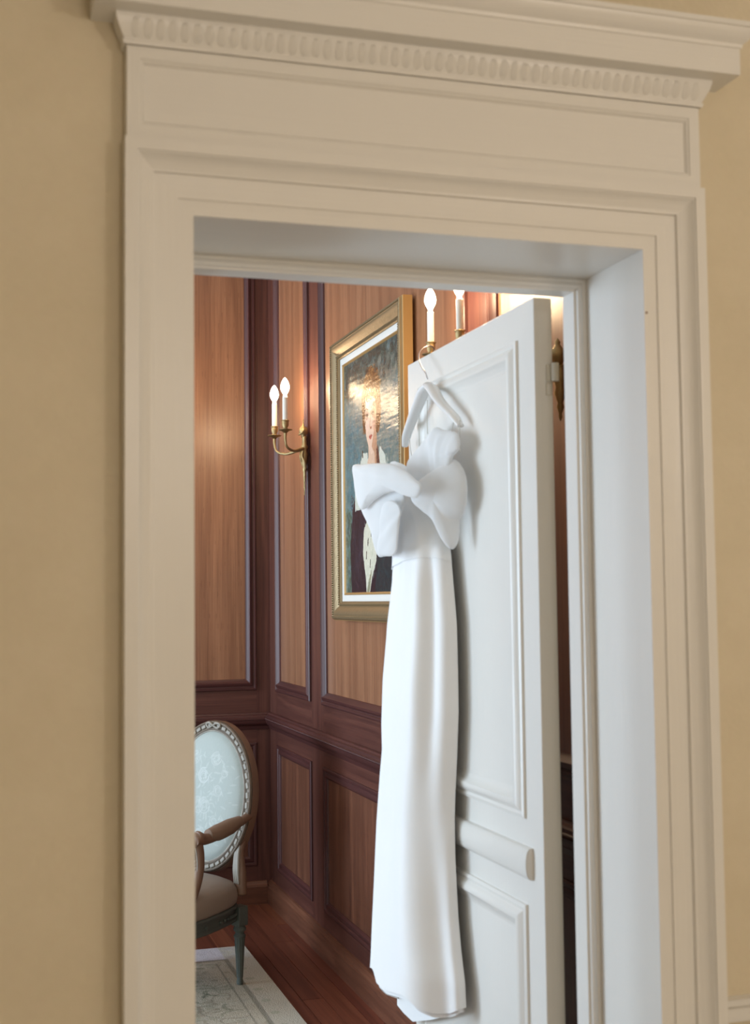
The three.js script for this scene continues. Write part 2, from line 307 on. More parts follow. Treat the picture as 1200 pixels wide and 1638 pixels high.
{
  const bp = baseProf.map(([u, h]) => [-u, h]);
  single('baseboard_right', sweep([[RB, 0], [ZI, 0]], false, bp, (a, q, h) => mapR(a, h, q))[0], M.lowpanel, 'brown wood baseboard under the portrait wall', 'baseboard', 'structure');
  single('baseboard_back', sweep([[LX, 0], [RX - 0.024, 0]], false, bp, (a, q, h) => mapB(a, h, q))[0], M.lowpanel, 'dark wood baseboard behind the armchair', 'baseboard', 'structure');
  // row of tiny beads carved along the rail
  const bd = new THREE.SphereGeometry(0.0042, 6, 5), list = [];
  for (let z = RB + 0.05; z < -2.6; z += 0.0115) { const q = bd.clone(); q.translate(RX - 0.0355, 0.909, z); list.push(q); }
  const bs = part('bead_row', list, M.mould, wr); bs.userData.kind = 'stuff';
}

// ---------------------------------------------------------------- the open door
{
  const d = group('door_1', 'white panelled door standing open into the salon', 'door', 'structure');
  const X0 = 1.172, X1 = 1.2156, Z0 = -2.618, Z1 = -3.488;
  part('leaf', slab(X0, X1, 0.012, DT, Z1, Z0, 'y', 0.003), M.trim, d);
  const mp = [[0, 0], [0.001, 0.006], [0.008, 0.008], [0.014, 0.006], [0.017, 0.008], [0.024, 0.014], [0.034, 0.0165], [0.038, 0.0155], [0.046, 0.008], [0.056, 0.005], [0.062, 0.004], [0.066, 0]];
  const face = (z, y, h) => [X0 - h, y, z];
  for (const [y0, y1, nm] of [[1.012, 2.076, 'upper'], [0.2, 0.826, 'lower']]) {
    const zr = Z0 - 0.088, zl = Z1 + 0.092;
    const pn0 = part('panel', slab(X0 - 0.0035, X0 + 0.002, y0 + 0.06, y1 - 0.06, zl + 0.06, zr - 0.06), M.trim, d);
    sweep([[zl, y0], [zr, y0], [zr, y1], [zl, y1]], true, mp.map(([u, h]) => [-u, h]), face).forEach((q) => part('panel_moulding', q, M.trim, pn0));
  }
  // raised half-round block on the lock rail
  const bz0 = Z0 - 0.055, bz1 = Z1 + 0.055, rows = [], N = 40;
  for (let i = 0; i <= N; i++) {
    const q0 = i / N, z = lerp(bz1, bz0, q0 < 0.5 ? Math.pow(2 * q0, 3) / 2 : 1 - Math.pow(2 - 2 * q0, 3) / 2), e = Math.min(z - bz1, bz0 - z), k = Math.sqrt(clamp(1 - (1 - clamp(e / 0.0015, 0, 1)) ** 2, 0, 1)), row = [];
    for (let j = 0; j <= 14; j++) { const t = j / 14 * Math.PI, cc = Math.cos(t), ss = Math.sin(t); row.push([X0 - 0.018 * k * Math.pow(ss, 0.55), 0.919 + 0.0345 * cc, z]); }
    rows.push(row);
  }
  part('lock_rail_block', grid(rows), M.trim, d);
  const hg = part('hinge', new THREE.CylinderGeometry(0.0085, 0.0085, 0.04, 16).translate(1.2175, 1.99, Z0 + 0.008), M.hinge, d, 'cream painted hinge knuckle');
  part('hinge_leaf', slab(1.2, 1.216, 1.972, 2.007, Z0, Z0 + 0.004), M.hinge, hg);
  part('hinge_plate', merge(sweep([[1.1985, 1.939], [1.2125, 1.939], [1.2125, 1.967], [1.1985, 1.967]], true, [[0, 0], [0, 0.002], [-0.0022, 0.002], [-0.0022, 0]], (x, y, h) => [x, y, Z0 + h])), M.hinge, hg);
  const h2 = part('hinge', new THREE.CylinderGeometry(0.0085, 0.0085, 0.04, 16).translate(1.2175, 0.25, Z0 + 0.008), M.hinge, d, 'cream painted hinge knuckle');
}
// ---------------------------------------------------------------- wall sconces
function makeSconce(label) {
  const s = group('wall_sconce', label, 'sconce', undefined, 'brass candle sconces on the panelling');
  // origin: on the wall at the height where the arms leave
  const bp = [];
  bp.push(lathe([[0.001, -0.205], [0.004, -0.195], [0.003, -0.185], [0.0065, -0.165], [0.005, -0.15], [0.009, -0.12], [0.0075, -0.105], [0.013, -0.09], [0.009, -0.08], [0.016, -0.05], [0.019, -0.02], [0.015, 0.0], [0.021, 0.012], [0.014, 0.022], [0.013, 0.05], [0.017, 0.056], [0.011, 0.062]], 20).scale(1, 1, 0.8).translate(0, 0, 0.016));
  for (const k of [-1, 1]) bp.push(bar([[0.012 * k, -0.09, 0.014], [0.021 * k, -0.06, 0.02], [0.015 * k, -0.03, 0.03], [0.02 * k, -0.005, 0.026]], [0.004, 0.006, 0.006, 0.004]));
  part('backplate', bp, M.brass, s);
  part('urn_finial', [lathe([[0.001, 0.135], [0.004, 0.128], [0.002, 0.12], [0.006, 0.113], [0.004, 0.107], [0.013, 0.1], [0.019, 0.09], [0.0205, 0.081], [0.017, 0.07], [0.009, 0.062], [0.012, 0.056]], 20).translate(0, 0, 0.02),
    bar([[-0.024, 0.09, 0.02], [-0.02, 0.075, 0.03], [0, 0.066, 0.04], [0.02, 0.075, 0.03], [0.024, 0.09, 0.02]], [0.002, 0.004, 0.004, 0.004, 0.002])], M.brass, s);
  for (const k of [-1, 1]) {
    const A = part('arm', [bar([[0.006 * k, 0.004, 0.02], [0.03 * k, -0.004, 0.045], [0.07 * k, -0.014, 0.085], [0.098 * k, 0.0, 0.118], [0.105 * k, 0.03, 0.127], [0.106 * k, 0.06, 0.127]], [0.009, 0.0075, 0.006, 0.0055, 0.006, 0.008])], M.brass, s);
    const cx = 0.106 * k, cz = 0.127;
    part('drip_pan', lathe([[0.001, 0.06], [0.01, 0.061], [0.016, 0.066], [0.030, 0.071], [0.031, 0.0735], [0.016, 0.071], [0.001, 0.0715]]).translate(cx, 0, cz), M.brass, A);
    part('candle_cup', lathe([[0.009, 0.068], [0.0125, 0.076], [0.0095, 0.08], [0.0145, 0.09], [0.0155, 0.102], [0.0145, 0.108], [0.0185, 0.111], [0.018, 0.114], [0.011, 0.114], [0.011, 0.09]]).translate(cx, 0, cz), M.brass, A);
    part('candle_sleeve', lathe([[0.0117, 0.10], [0.0117, 0.214], [0.0105, 0.2165], [0.006, 0.2165]], 20).translate(cx, 0, cz), M.sleeve, A);
    part('bulb', lathe([[0.0068, 0.214], [0.0085, 0.222], [0.0075, 0.226], [0.0125, 0.234], [0.0185, 0.246], [0.0205, 0.257], [0.019, 0.270], [0.0145, 0.284], [0.008, 0.295], [0.003, 0.3005], [0.0004, 0.302]], 22).translate(cx, 0, cz), M.bulb, A);
    const l = new THREE.PointLight(new THREE.Color().setRGB(1, 0.72, 0.42), 0.29); l.name = 'candle_bulb_light'; l.position.set(cx, 0.258, cz); l.shadow.radius = 0.8; l.castShadow = true; A.add(l);
  }
  return s;
}
const SY = 2.163;
const sconces = [
  ['brass two-candle sconce beside the left edge of the portrait frame', [RX - 0.012, SY, -5.645], -Math.PI / 2],
  ['brass two-candle sconce half hidden behind the top of the open door', [RX - 0.012, SY - 0.004, -3.574], -Math.PI / 2 + 0.12, 0.88],
  ['brass two-candle sconce on the panelled wall behind the armchair', [0.645, SY + 0.06, RB + 0.012], 0],
];
sconces.forEach(([label, p, turn, size = 1]) => { const s = makeSconce(label); s.position.set(...p); s.rotation.y = turn; s.scale.setScalar(size); });

{
  const o = group('wall_ornament', 'slim brass wall ornament glimpsed through the dark gap at the door hinges', 'ornament');
  o.position.set(RX - 0.004, 2.07, -3.0); o.rotation.y = -Math.PI / 2;
  part('drop', [lathe([[0.001, -0.13], [0.005, -0.12], [0.004, -0.112], [0.01, -0.095], [0.007, -0.085], [0.016, -0.06], [0.011, -0.045], [0.02, -0.02], [0.013, 0.0], [0.018, 0.01]], 18).translate(0, 0, 0.02)], M.brass, o);
  part('urn', [lathe([[0.011, 0.012], [0.02, 0.03], [0.022, 0.045], [0.012, 0.056], [0.006, 0.064], [0.008, 0.07], [0.001, 0.08]], 18).translate(0, 0, 0.024)], M.brass, o);
}
// ---------------------------------------------------------------- framed portrait
{
  const g = group('framed_portrait', 'gilt framed oil portrait of a woman with short curled hair', 'painting');
  const zL = -5.12, zR = -4.195, yB = 1.415, yT = 2.532, X = RX - 0.006;
  g.position.set(X, yB, zL);
  const W = zR - zL, H = yT - yB, map = (z, y, h) => [-h, y, z];
  // u inwards from the outer edge, h out from the wall
  const prof = [[0, 0], [0, 0.034], [0.004, 0.038], [0.007, 0.045], [0.012, 0.047], [0.016, 0.043], [0.020, 0.042], [0.026, 0.044], [0.034, 0.043], [0.044, 0.038], [0.054, 0.030], [0.058, 0.028], [0.060, 0.031], [0.066, 0.031], [0.068, 0.026], [0.074, 0.024], [0.074, 0.010]];
  const rect = [[0, 0], [W, 0], [W, H], [0, H]];
  const mem = sweep(rect, true, prof.map(([u, h]) => [-u, h]), map).map((q) => part('frame_rail', q, M.gilt, g));
  const back = part('frame_side', merge(sweep(rect, true, [[0.0005, 0], [0.0005, 0.034], [-0.002, 0.036], [-0.002, 0]], map)), M.giltSide, g, 'plain golden outer side of the frame');
  // two rows of tiny beads
  const bd = new THREE.SphereGeometry(0.0034, 6, 5);
  mem.forEach((m, i) => {
    const list = [];
    for (const [u, h, st] of [[0.0145, 0.0455, 0.0088], [0.063, 0.0325, 0.0088]]) {
      const a = rect[i], b = rect[(i + 1) % 4], L = Math.hypot(b[0] - a[0], b[1] - a[1]), n = Math.floor((L - 2 * u) / st);
      for (let k = 0; k <= n; k++) { const t = (u + (L - 2 * u) * k / n) / L, z = lerp(a[0], b[0], t), y = lerp(a[1], b[1], t), q = bd.clone(); q.translate(...map(i === 1 ? W - u : i === 3 ? u : z, i === 0 ? u : i === 2 ? H - u : y, h)); list.push(q); }
    }
    const s = part('bead_row', list, M.gilt, m); s.userData.kind = 'stuff';
  });
  const lin = [[0.070, 0.010], [0.070, 0.019], [0.074, 0.020], [0.100, 0.0165], [0.100, 0.010]];
  sweep(rect, true, lin.map(([u, h]) => [-u, h]), map).forEach((q) => part('liner', q, M.liner, g, 'off-white painted liner'));
  const slp = [[0.099, 0.010], [0.099, 0.019], [0.103, 0.0205], [0.108, 0.015], [0.110, 0.010]];
  sweep(rect, true, slp.map(([u, h]) => [-u, h]), map).forEach((q) => part('gilt_slip', q, M.giltSide, g));
  // the picture, painted
  const cw = 704, ch = 920, c = document.createElement('canvas'); c.width = cw; c.height = ch; const x = c.getContext('2d');
  const Pn = (u, v) => [u * cw, (1 - v) * ch];
  x.fillStyle = '#5f7674'; x.fillRect(0, 0, cw, ch);
  const dab = (n, u0, u1, v0, v1, cols, r0, r1, al) => { for (let i = 0; i < n; i++) { const [px, py] = Pn(rr(u0, u1), rr(v0, v1)), col = cols[Math.floor(rnd() * cols.length)]; x.globalAlpha = al * rr(0.4, 1); x.fillStyle = col; x.beginPath(); x.ellipse(px, py, rr(r0, r1), rr(r0, r1) * rr(0.4, 1), rr(0, 3.1), 0, 6.3); x.fill(); } x.globalAlpha = 1; };
  dab(900, 0, 1, 0.3, 1, ['#4d6a6e', '#6b8286', '#587a82', '#7f8a80', '#4a5f5c', '#8c8d7e'], 10, 34, 0.35);
  dab(500, 0, 1, 0.85, 1, ['#2c3a38', '#38463f', '#26312f', '#46534c'], 10, 36, 0.4);
  dab(400, 0.45, 1, 0.45, 0.95, ['#8b8f80', '#a0a090', '#7e8a86', '#9a9684'], 8, 26, 0.3);
  dab(300, 0, 0.3, 0.35, 0.8, ['#4e7a86', '#5c8792', '#3f666c'], 8, 26, 0.35);
  dab(260, 0, 0.35, 0, 0.35, ['#3c4f3e', '#52684c', '#2d3b33'], 8, 24, 0.4);
  dab(2600, 0, 1, 0.3, 1, ['#566f70', '#7b8f90', '#8f917f', '#48605f', '#a3a08d'], 1.5, 5, 0.4);
  const poly = (pts, col) => { x.fillStyle = col; x.beginPath(); pts.forEach(([u, v], i) => (i ? x.lineTo(...Pn(u, v)) : x.moveTo(...Pn(u, v)))); x.closePath(); x.fill(); };
  const blob = (u, v, ru, rv, col, rot = 0, al = 1) => { x.globalAlpha = al; x.fillStyle = col; x.beginPath(); x.ellipse(u * cw, (1 - v) * ch, ru * cw, rv * ch, rot, 0, 6.3); x.fill(); x.globalAlpha = 1; };
  const line = (pts, col, w) => { x.strokeStyle = col; x.lineWidth = w; x.lineCap = 'round'; x.lineJoin = 'round'; x.beginPath(); pts.forEach(([u, v], i) => (i ? x.lineTo(...Pn(u, v)) : x.moveTo(...Pn(u, v)))); x.stroke(); };
  // dark robe
  poly([[0.12, 0], [0.1, 0.2], [0.16, 0.36], [0.26, 0.47], [0.4, 0.52], [0.75, 0.5], [0.95, 0.4], [1, 0.3], [1, 0]], '#251f2b');
  dab(700, 0.12, 0.5, 0, 0.42, ['#2e2735', '#3d3444', '#1c1822', '#4c4250', '#252c3a'], 2, 9, 0.5);
  for (let i = 0; i < 130; i++) { const u = rr(0.13, 0.45), v = rr(0.02, 0.3); x.globalAlpha = 0.35; line([[u, v], [u + rr(-0.012, 0.012), v + rr(0.05, 0.14)]], ['#5a5262', '#14121a', '#3b4a58'][i % 3], rr(1.5, 4)); x.globalAlpha = 1; }
  poly([[0.55, 0], [0.6, 0.16], [0.7, 0.3], [1, 0.3], [1, 0]], '#1d2f36'); dab(500, 0.56, 1, 0, 0.3, ['#22404a', '#18242c', '#2f5a58', '#14202a', '#3a4a4c'], 2, 10, 0.5);
  // ermine band
  poly([[0.45, 0.32], [0.36, 0.26], [0.34, 0.16], [0.39, 0.06], [0.4, 0], [0.46, 0], [0.5, 0.06], [0.58, 0.13], [0.62, 0.3]], '#d8d6c2');
  dab(160, 0.37, 0.56, 0.06, 0.3, ['#ece9da', '#c3c2aa', '#b9bca4'], 2, 9, 0.35);
  for (const [u, v] of [[0.5, 0.245], [0.41, 0.155], [0.475, 0.12], [0.44, 0.21]]) { line([[u, v + 0.014], [u - 0.008, v - 0.012]], '#201a20', 7); }
  poly([[0.4, 0], [0.44, 0.05], [0.5, 0.1], [0.47, 0.03], [0.45, 0]], '#8f9078');
  // shoulders and white collar
  poly([[0.2, 0.42], [0.28, 0.52], [0.36, 0.585], [0.44, 0.58], [0.5, 0.44], [0.6, 0.44], [0.66, 0.59], [0.74, 0.55], [0.8, 0.46], [0.85, 0.35], [0.2, 0.35]], '#cfd2c4');
  dab(140, 0.24, 0.8, 0.38, 0.55, ['#e2e2d6', '#b4bcae', '#c8cbb8'], 3, 12, 0.35);
  for (const [u, v] of [[0.35, 0.58], [0.245, 0.5]]) line([[u, v + 0.012], [u + 0.006, v - 0.012]], '#3a2a22', 9);
  // neck
  poly([[0.46, 0.64], [0.46, 0.56], [0.4, 0.5], [0.42, 0.4], [0.66, 0.4], [0.64, 0.52], [0.61, 0.6], [0.61, 0.66]], '#d9b9a0');
  poly([[0.53, 0.63], [0.57, 0.56], [0.58, 0.45], [0.66, 0.42], [0.64, 0.52], [0.61, 0.6], [0.61, 0.66]], '#b98d70'); poly([[0.6, 0.58], [0.61, 0.45], [0.68, 0.42], [0.66, 0.52], [0.625, 0.6]], '#5c4038');
  // hair, face, hair in front
  blob(0.51, 0.79, 0.165, 0.125, '#6d4a30'); blob(0.41, 0.735, 0.055, 0.075, '#5b3a26'); blob(0.625, 0.735, 0.06, 0.09, '#5e3d28');
  poly([[0.4, 0.8], [0.395, 0.72], [0.42, 0.65], [0.465, 0.6], [0.51, 0.565], [0.55, 0.575], [0.59, 0.63], [0.61, 0.7], [0.6, 0.79], [0.52, 0.84], [0.44, 0.84]], '#e3c3ab');
  poly([[0.55, 0.78], [0.61, 0.78], [0.61, 0.7], [0.59, 0.63], [0.55, 0.575], [0.52, 0.6], [0.56, 0.66]], '#c49678');
  blob(0.45, 0.79, 0.04, 0.03, '#efd6c2', 0, 0.8); blob(0.445, 0.69, 0.03, 0.03, '#eccbb5', 0, 0.8); blob(0.56, 0.69, 0.028, 0.028, '#d8a58c', 0, 0.6);
  x.globalAlpha = 0.6; line([[0.408, 0.757], [0.43, 0.764], [0.458, 0.757]], '#7a5440', 5); line([[0.515, 0.759], [0.55, 0.769], [0.582, 0.76]], '#7a5440', 5); x.globalAlpha = 1; blob(0.435, 0.735, 0.034, 0.02, '#b98a72', 0, 0.5); blob(0.547, 0.736, 0.036, 0.02, '#a87a62', 0, 0.5);
  for (const u of [0.437, 0.545]) { blob(u, 0.732, 0.02, 0.007, '#cdbfae'); blob(u + 0.004, 0.733, 0.0095, 0.0078, '#40322c'); line([[u - 0.024, 0.733], [u, 0.741], [u + 0.022, 0.733]], '#5a3c2e', 3.5); line([[u - 0.018, 0.727], [u + 0.018, 0.726]], '#9a705a', 2); }
  x.globalAlpha = 0.7; line([[0.508, 0.745], [0.5, 0.71], [0.488, 0.684], [0.502, 0.677], [0.52, 0.682]], '#b98468', 5); x.globalAlpha = 1; blob(0.508, 0.677, 0.012, 0.0055, '#8a4a3c');
  poly([[0.472, 0.642], [0.488, 0.65], [0.5, 0.647], [0.512, 0.651], [0.532, 0.644], [0.508, 0.63], [0.488, 0.631]], '#b95f56'); line([[0.472, 0.642], [0.5, 0.64], [0.532, 0.644]], '#8a3c38', 2.2);
  for (let i = 0; i < 620; i++) {                                      // curls
    const a = rr(0, 6.3), u = 0.51 + Math.cos(a) * rr(0.06, 0.165), v = 0.845 + Math.sin(a) * rr(0.01, 0.085); if (v < 0.8 && u > 0.415 && u < 0.6) continue;
    x.globalAlpha = 0.7; x.strokeStyle = ['#8a6038', '#5a3822', '#a5784a', '#6e4a2c', '#b98e5c', '#4a2e1e'][i % 6]; x.lineWidth = rr(2, 5); x.beginPath(); x.arc(u * cw, (1 - v) * ch, rr(4, 13), rr(0, 6), rr(6.5, 9)); x.stroke(); x.globalAlpha = 1;
  }
  for (let i = 0; i < 120; i++) { const k = i % 2, u = k ? rr(0.6, 0.67) : rr(0.37, 0.405), v = rr(0.67, 0.8); x.globalAlpha = 0.6; x.strokeStyle = ['#5a3822', '#6e4a2c', '#4a2e1e'][i % 3]; x.lineWidth = rr(2, 5); x.beginPath(); x.arc(u * cw, (1 - v) * ch, rr(4, 11), 0, rr(3, 6)); x.stroke(); x.globalAlpha = 1; }
  const shot = x.getImageData(0, 0, cw, ch).data;                      // broken brushwork over the whole picture
  for (let i = 0; i < 15000; i++) { const px = rr(0, cw), py = rr(0, ch), face = Math.hypot((px / cw - 0.5) / 0.13, (1 - py / ch - 0.69) / 0.14) < 1, q = (Math.floor(clamp(py + rr(-4, 4), 0, ch - 1)) * cw + Math.floor(clamp(px + rr(-4, 4), 0, cw - 1))) * 4, d = rr(-14, 14) * (face ? 0.4 : 1); x.globalAlpha = face ? 0.22 : 0.5; x.fillStyle = 'rgb(' + [0, 1, 2].map((k) => Math.round(clamp(shot[q + k] + d, 0, 255))).join(',') + ')'; x.beginPath(); x.ellipse(px, py, rr(2, 7) * (face ? 0.6 : 1), rr(1.5, 3), rr(0, 3.1), 0, 6.3); x.fill(); } x.globalAlpha = 1;
  const tex = new THREE.CanvasTexture(c); tex.colorSpace = THREE.SRGBColorSpace;
  const paintBump = dataTex(512, 512, (u, v) => { const t = 0.5 * pn(u * 7, v * 64, 7, 64, 41) + 0.3 * pn(u * 16, v * 120, 16, 120, 42) + 0.2 * pn(u * 200, v * 160, 200, 160, 43); return [t * 255, t * 255, t * 255]; }, false, [1, 1]);
  const mat = std(WHITE, 0.2, { map: tex, bumpMap: paintBump, bumpScale: 0.0012, specularIntensity: 0.42 });
  const cv = new THREE.PlaneGeometry(W - 0.21, H - 0.21); cv.rotateY(-Math.PI / 2);
  // left edge of the picture lies at the small-z side
  cv.translate(-0.014, H / 2, W / 2);
  part('canvas', cv, mat, g, 'painted woman in a dark robe before a teal background');
  part('backboard', slab(-0.010, 0, 0.02, H - 0.02, 0.02, W - 0.02), M.giltSide, g);
}

// ---------------------------------------------------------------- hanger over the top of the door
const HX = 1.136, HZ = -3.213;
{
  const h = group('clothes_hanger', 'white wooden clothes hanger hooked over the top of the door', 'hanger');
  const y = 2.035;
  const wire = [[684, 606, 1.136], [681, 597, 1.135], [675, 587, 1.134], [671, 577, 1.138], [671, 566, 1.147], [676, 558, 1.163], [684, 554, 1.185], [691, 554, 1.208], [695, 559, 1.222], [696, 566, 1.227]].map(([a, b, c]) => at(a, b, 0, c));
  part('hook', bar(wire, [0.002, 0.002], { seg: 70, ring: 8 }), M.steel, h, 'thin steel hook');
  for (const k of [-1, 1]) {
    const pts = [[HX, y + 0.02, HZ - 0.006 * k], [HX - 0.002, y + 0.008, HZ + 0.03 * k], [HX - 0.004, y - 0.03, HZ + 0.085 * k], [HX - 0.002, y - 0.064, HZ + 0.142 * k], [HX + 0.002, y - 0.092, HZ + 0.19 * k], [HX + 0.006, y - 0.116, HZ + 0.217 * k]];
    part('arm', bar(pts, [0.014, 0.0185, 0.0165, 0.0145, 0.0135, 0.009], { seg: 40, ring: 16, flatten: 0.55 }), M.hanger, h);
  }
}
// ---------------------------------------------------------------- the dress
{
  const g = group('wedding_dress', 'long white off-shoulder wedding dress with puffed organza sleeves hanging on the door', 'dress');
  const ratio = (px, py) => { const q = at(px, py, 0, 1.08); return [q[1], q[0] / -q[2]]; };
  const tab = (list) => list.map(([a, b]) => ratio(a, b)).sort((p, q) => p[0] - q[0]);
  const L = tab([[640, 786], [630, 815], [627, 860], [629, 890], [627, 930], [619, 1000], [613, 1080], [612, 1150], [614, 1190], [611, 1230], [607, 1300], [604, 1400], [600, 1500], [597, 1545], [593, 1640]]);
  const R = tab([[690, 786], [712, 830], [724, 870], [727, 900], [731, 950], [735, 1000], [737, 1080], [738, 1150], [736, 1220], [733, 1290], [732, 1330], [733, 1400], [738, 1500], [743, 1560], [749, 1612], [752, 1680]]);
  const depth = [[0.35, 0.135], [0.6, 0.125], [0.9, 0.112], [1.25, 0.108], [1.5, 0.094], [1.65, 0.080], [1.9, 0.066]], XC = 1.143, BB = 0.007;
  const section = (y) => {                                             // flat against the door, rounded to the room, touching the two silhouette lines
    const b = interp(depth, y), rl = interp(L, y), r2 = interp(R, y), zr = Math.sqrt((XC / r2) ** 2) + BB / r2;
    let a = 0.2; for (let k = 0; k < 60; k++) { const s = zr + a, lhs = XC - rl * s; a = lerp(a, Math.sqrt(Math.max(0.004, (lhs * lhs - b * b) / (rl * rl))), 0.3); if (lhs < b) a -= 0.01; }
    a = clamp(a, 0.09, 0.33); return { b, s: zr + a, a };
  };
  const deg = Math.PI / 180, ga = (p, c, w) => Math.exp(-(((p - c) / w) ** 2));
  const fold = (p, y) => {                                             // p in degrees: 0 towards the hinge, 90 to the room, 180 towards the free edge
    const t = smooth(1.55, 0.5, y), tt = smooth(1.1, 0.45, y);
    const drift = (1.6 - y) * 6;
    return 0.020 * t * ga(p, 58 - drift * 0.4, 17) - 0.016 * t * ga(p, 86 - drift * 0.2, 11) + 0.012 * t * ga(p, 108, 13) - 0.009 * tt * ga(p, 131, 9) + 0.010 * tt * ga(p, 152, 11) - 0.010 * t * ga(p, 27, 11) + 0.008 * tt * ga(p, 8, 9)
      - 0.012 * smooth(1.72, 1.5, y) * smooth(0.95, 1.3, y) * ga(p, 36, 9) + 0.008 * smooth(1.7, 1.5, y) * smooth(1.0, 1.3, y) * ga(p, 52, 10)
      + 0.006 * tt * Math.sin(p * 0.16 + 1) + 0.0018 * Math.sin(p * 0.21 + y * 3);
  };
  const point = (p, y, inset = 0) => {
    const { b, s, a } = section(y), c = Math.cos(p * deg), n = Math.sin(p * deg), bb = n > 0 ? b : BB, back = p > 180 && p < 360, d = back ? -inset * 0.3 : fold(p, y) * smooth(0, 14, Math.min(p, 180 - p)) - inset;
    let nx = -n / bb, nz = c / a; const l = Math.hypot(nx, nz); nx /= l; nz /= l;
    return [Math.min(1.152, XC - bb * n + nx * d), y, -s + a * c + nz * d];
  };
  const frontHem = [[596, 1548], [602, 1572], [613, 1583], [644, 1592], [654, 1598], [664, 1610], [674, 1615], [692, 1622], [720, 1621], [738, 1614], [749, 1611]], backHem = [[596, 1550], [630, 1592], [648, 1614], [662, 1627], [690, 1624], [720, 1617], [749, 1608]];
  const seen = (P) => { const d = new THREE.Vector3(P[0], P[1] - EYE, P[2]), w = d.dot(fwd); return [600 + FPX * d.dot(rgt) / w, 819 - FPX * d.dot(upv) / w]; };
  const hemTable = []; for (let p = 0; p < 360; p += 3) { let y = 0.5; for (let k = 0; k < 30; k++) { const [sx, sy] = seen(point(p, y)); y += 0.5 * (sy - interp(p <= 180 ? frontHem : backHem, sx)) * 0.0016; } hemTable.push([p, y]); } hemTable.push([360, hemTable[0][1]]);
  const hem = (p) => interp(hemTable, ((p % 360) + 360) % 360);        // height of the hem round the skirt
  const tube = (top, bottomOf, ny, nphi, inset) => { const rows = []; for (let i = 0; i <= ny; i++) { const row = []; for (let j = 0; j < nphi; j++) { const p = j / nphi * 360, y = lerp(bottomOf(p), top(p), i / ny); row.push(point(p, y, inset)); } rows.push(row); } return grid(rows, true, (v, u) => [u * 1.1, v * 1.2]); };
  const waist = (p) => 1.592 + 0.012 * Math.sin(p * deg * 2);
  const sk = part('skirt', tube(waist, hem, 110, 180, 0), M.silk, g);
  part('hem_lining', tube((p) => hem(p) + 0.12, (p) => hem(p) - 0.012, 8, 150, 0.01), M.silk, sk);
  const neck = (p) => 1.845 + 0.02 * Math.cos((p - 90) * deg * 2);
  const bd = part('bodice', tube(neck, (p) => waist(p) - 0.004, 26, 150, -0.0022), M.silk, g);
  part('waist_seam', (() => { const pts = []; for (let j = 0; j <= 40; j++) { const p = 12 + j * 3.9; pts.push(new THREE.Vector3(...point(p, waist(p) - 0.002, -0.0022))); } return new THREE.TubeGeometry(new THREE.CatmullRomCurve3(pts), 120, 0.001, 6, false); })(), M.silk, bd);

  // soft puffs: outline traced on the photograph, set at its own distance, filled to its own thickness; creases run out from the knot
  const knot = at(672, 780, 0, 1.04);
  function puff(outline, plane, thick, wr, freq, sd, back = 0.6) {
    const P = outline.map(([a, b]) => { const xx = typeof plane === 'function' ? plane(a, b) : plane, q = at(a, b, 0, xx); return new THREE.Vector3(xx, q[1], q[2]); });
    const cv = new THREE.CatmullRomCurve3(P, true, 'centripetal'), N = 128, K = 34, pts = cv.getSpacedPoints(N).slice(0, N), cen = pts.reduce((s, p) => s.add(p), new THREE.Vector3()).multiplyScalar(1 / N), rows = [];
    const ring = (k, sgn) => { const t = k / K, row = []; for (let j = 0; j < N; j++) {
      const p = pts[j], w = t, z = lerp(cen.z, p.z, w), y = lerp(cen.y, p.y, w), x0 = lerp(cen.x, p.x, w), hgt = Math.pow(1 - Math.pow(t, 2.6), 0.55);
      const dz = z - knot[2], dy = y - knot[1], r = Math.hypot(dz, dy), th = Math.atan2(dy, dz), edge = Math.pow(hgt, 0.6) * smooth(0.02, 0.13, r);
      const nn = wr * edge * (Math.sin(th * freq + sd) + 0.45 * Math.sin(th * freq * 2.3 + sd * 1.7 + r * 18) + 0.3 * Math.sin(r * 55 + th * 3 + sd));
      row.push([Math.min(1.1535, x0 - sgn * thick * hgt * (sgn > 0 ? 1 : back) - nn), y, z]); } return row; };
    for (let k = 0; k <= K; k++) rows.push(ring(k, 1));
    for (let k = K - 1; k >= 0; k--) rows.push(ring(k, -1));
    return grid(rows, true, (v, u) => [u * 2, v * 0.6]);
  }
  // sleeve that stands out towards the room, over the portrait
  const xa = (px) => lerp(0.995, 1.035, clamp((px - 567) / 110, 0, 1));
  const sl = part('sleeve', puff([[566, 746], [580, 743], [605, 741], [630, 743], [650, 753], [663, 765], [675, 779], [668, 796], [650, 790], [632, 786], [610, 792], [592, 805], [578, 815], [571, 795], [568, 768]], xa, 0.022, 0.003, 7, 1), M.organza, g);
  part('sleeve_flap', puff([[571, 790], [590, 780], [612, 772], [640, 776], [648, 800], [640, 830], [634, 860], [631, 885], [616, 890], [605, 889], [601, 870], [597, 853], [590, 838], [579, 818]], (px) => xa(px) + 0.022, 0.014, 0.0035, 9, 2.2), M.organza, sl);
  part('sleeve_fold', puff([[612, 812], [626, 800], [640, 815], [638, 850], [632, 885], [615, 889], [606, 884], [607, 850]], (px) => xa(px) + 0.002, 0.010, 0.003, 12, 0.4), M.organza, sl);
  // sleeve lying against the door
  const sr = part('sleeve', puff([[713, 742], [727, 735], [739, 747], [745, 768], [746, 792], [742, 815], [734, 834], [733, 852], [731, 869], [724, 879], [714, 869], [704, 846], [692, 828], [676, 815], [661, 800], [660, 780], [676, 766], [696, 752]], (px) => lerp(1.05, 1.132, clamp((px - 660) / 75, 0, 1)), 0.030, 0.003, 6, 3.1), M.organza, g);
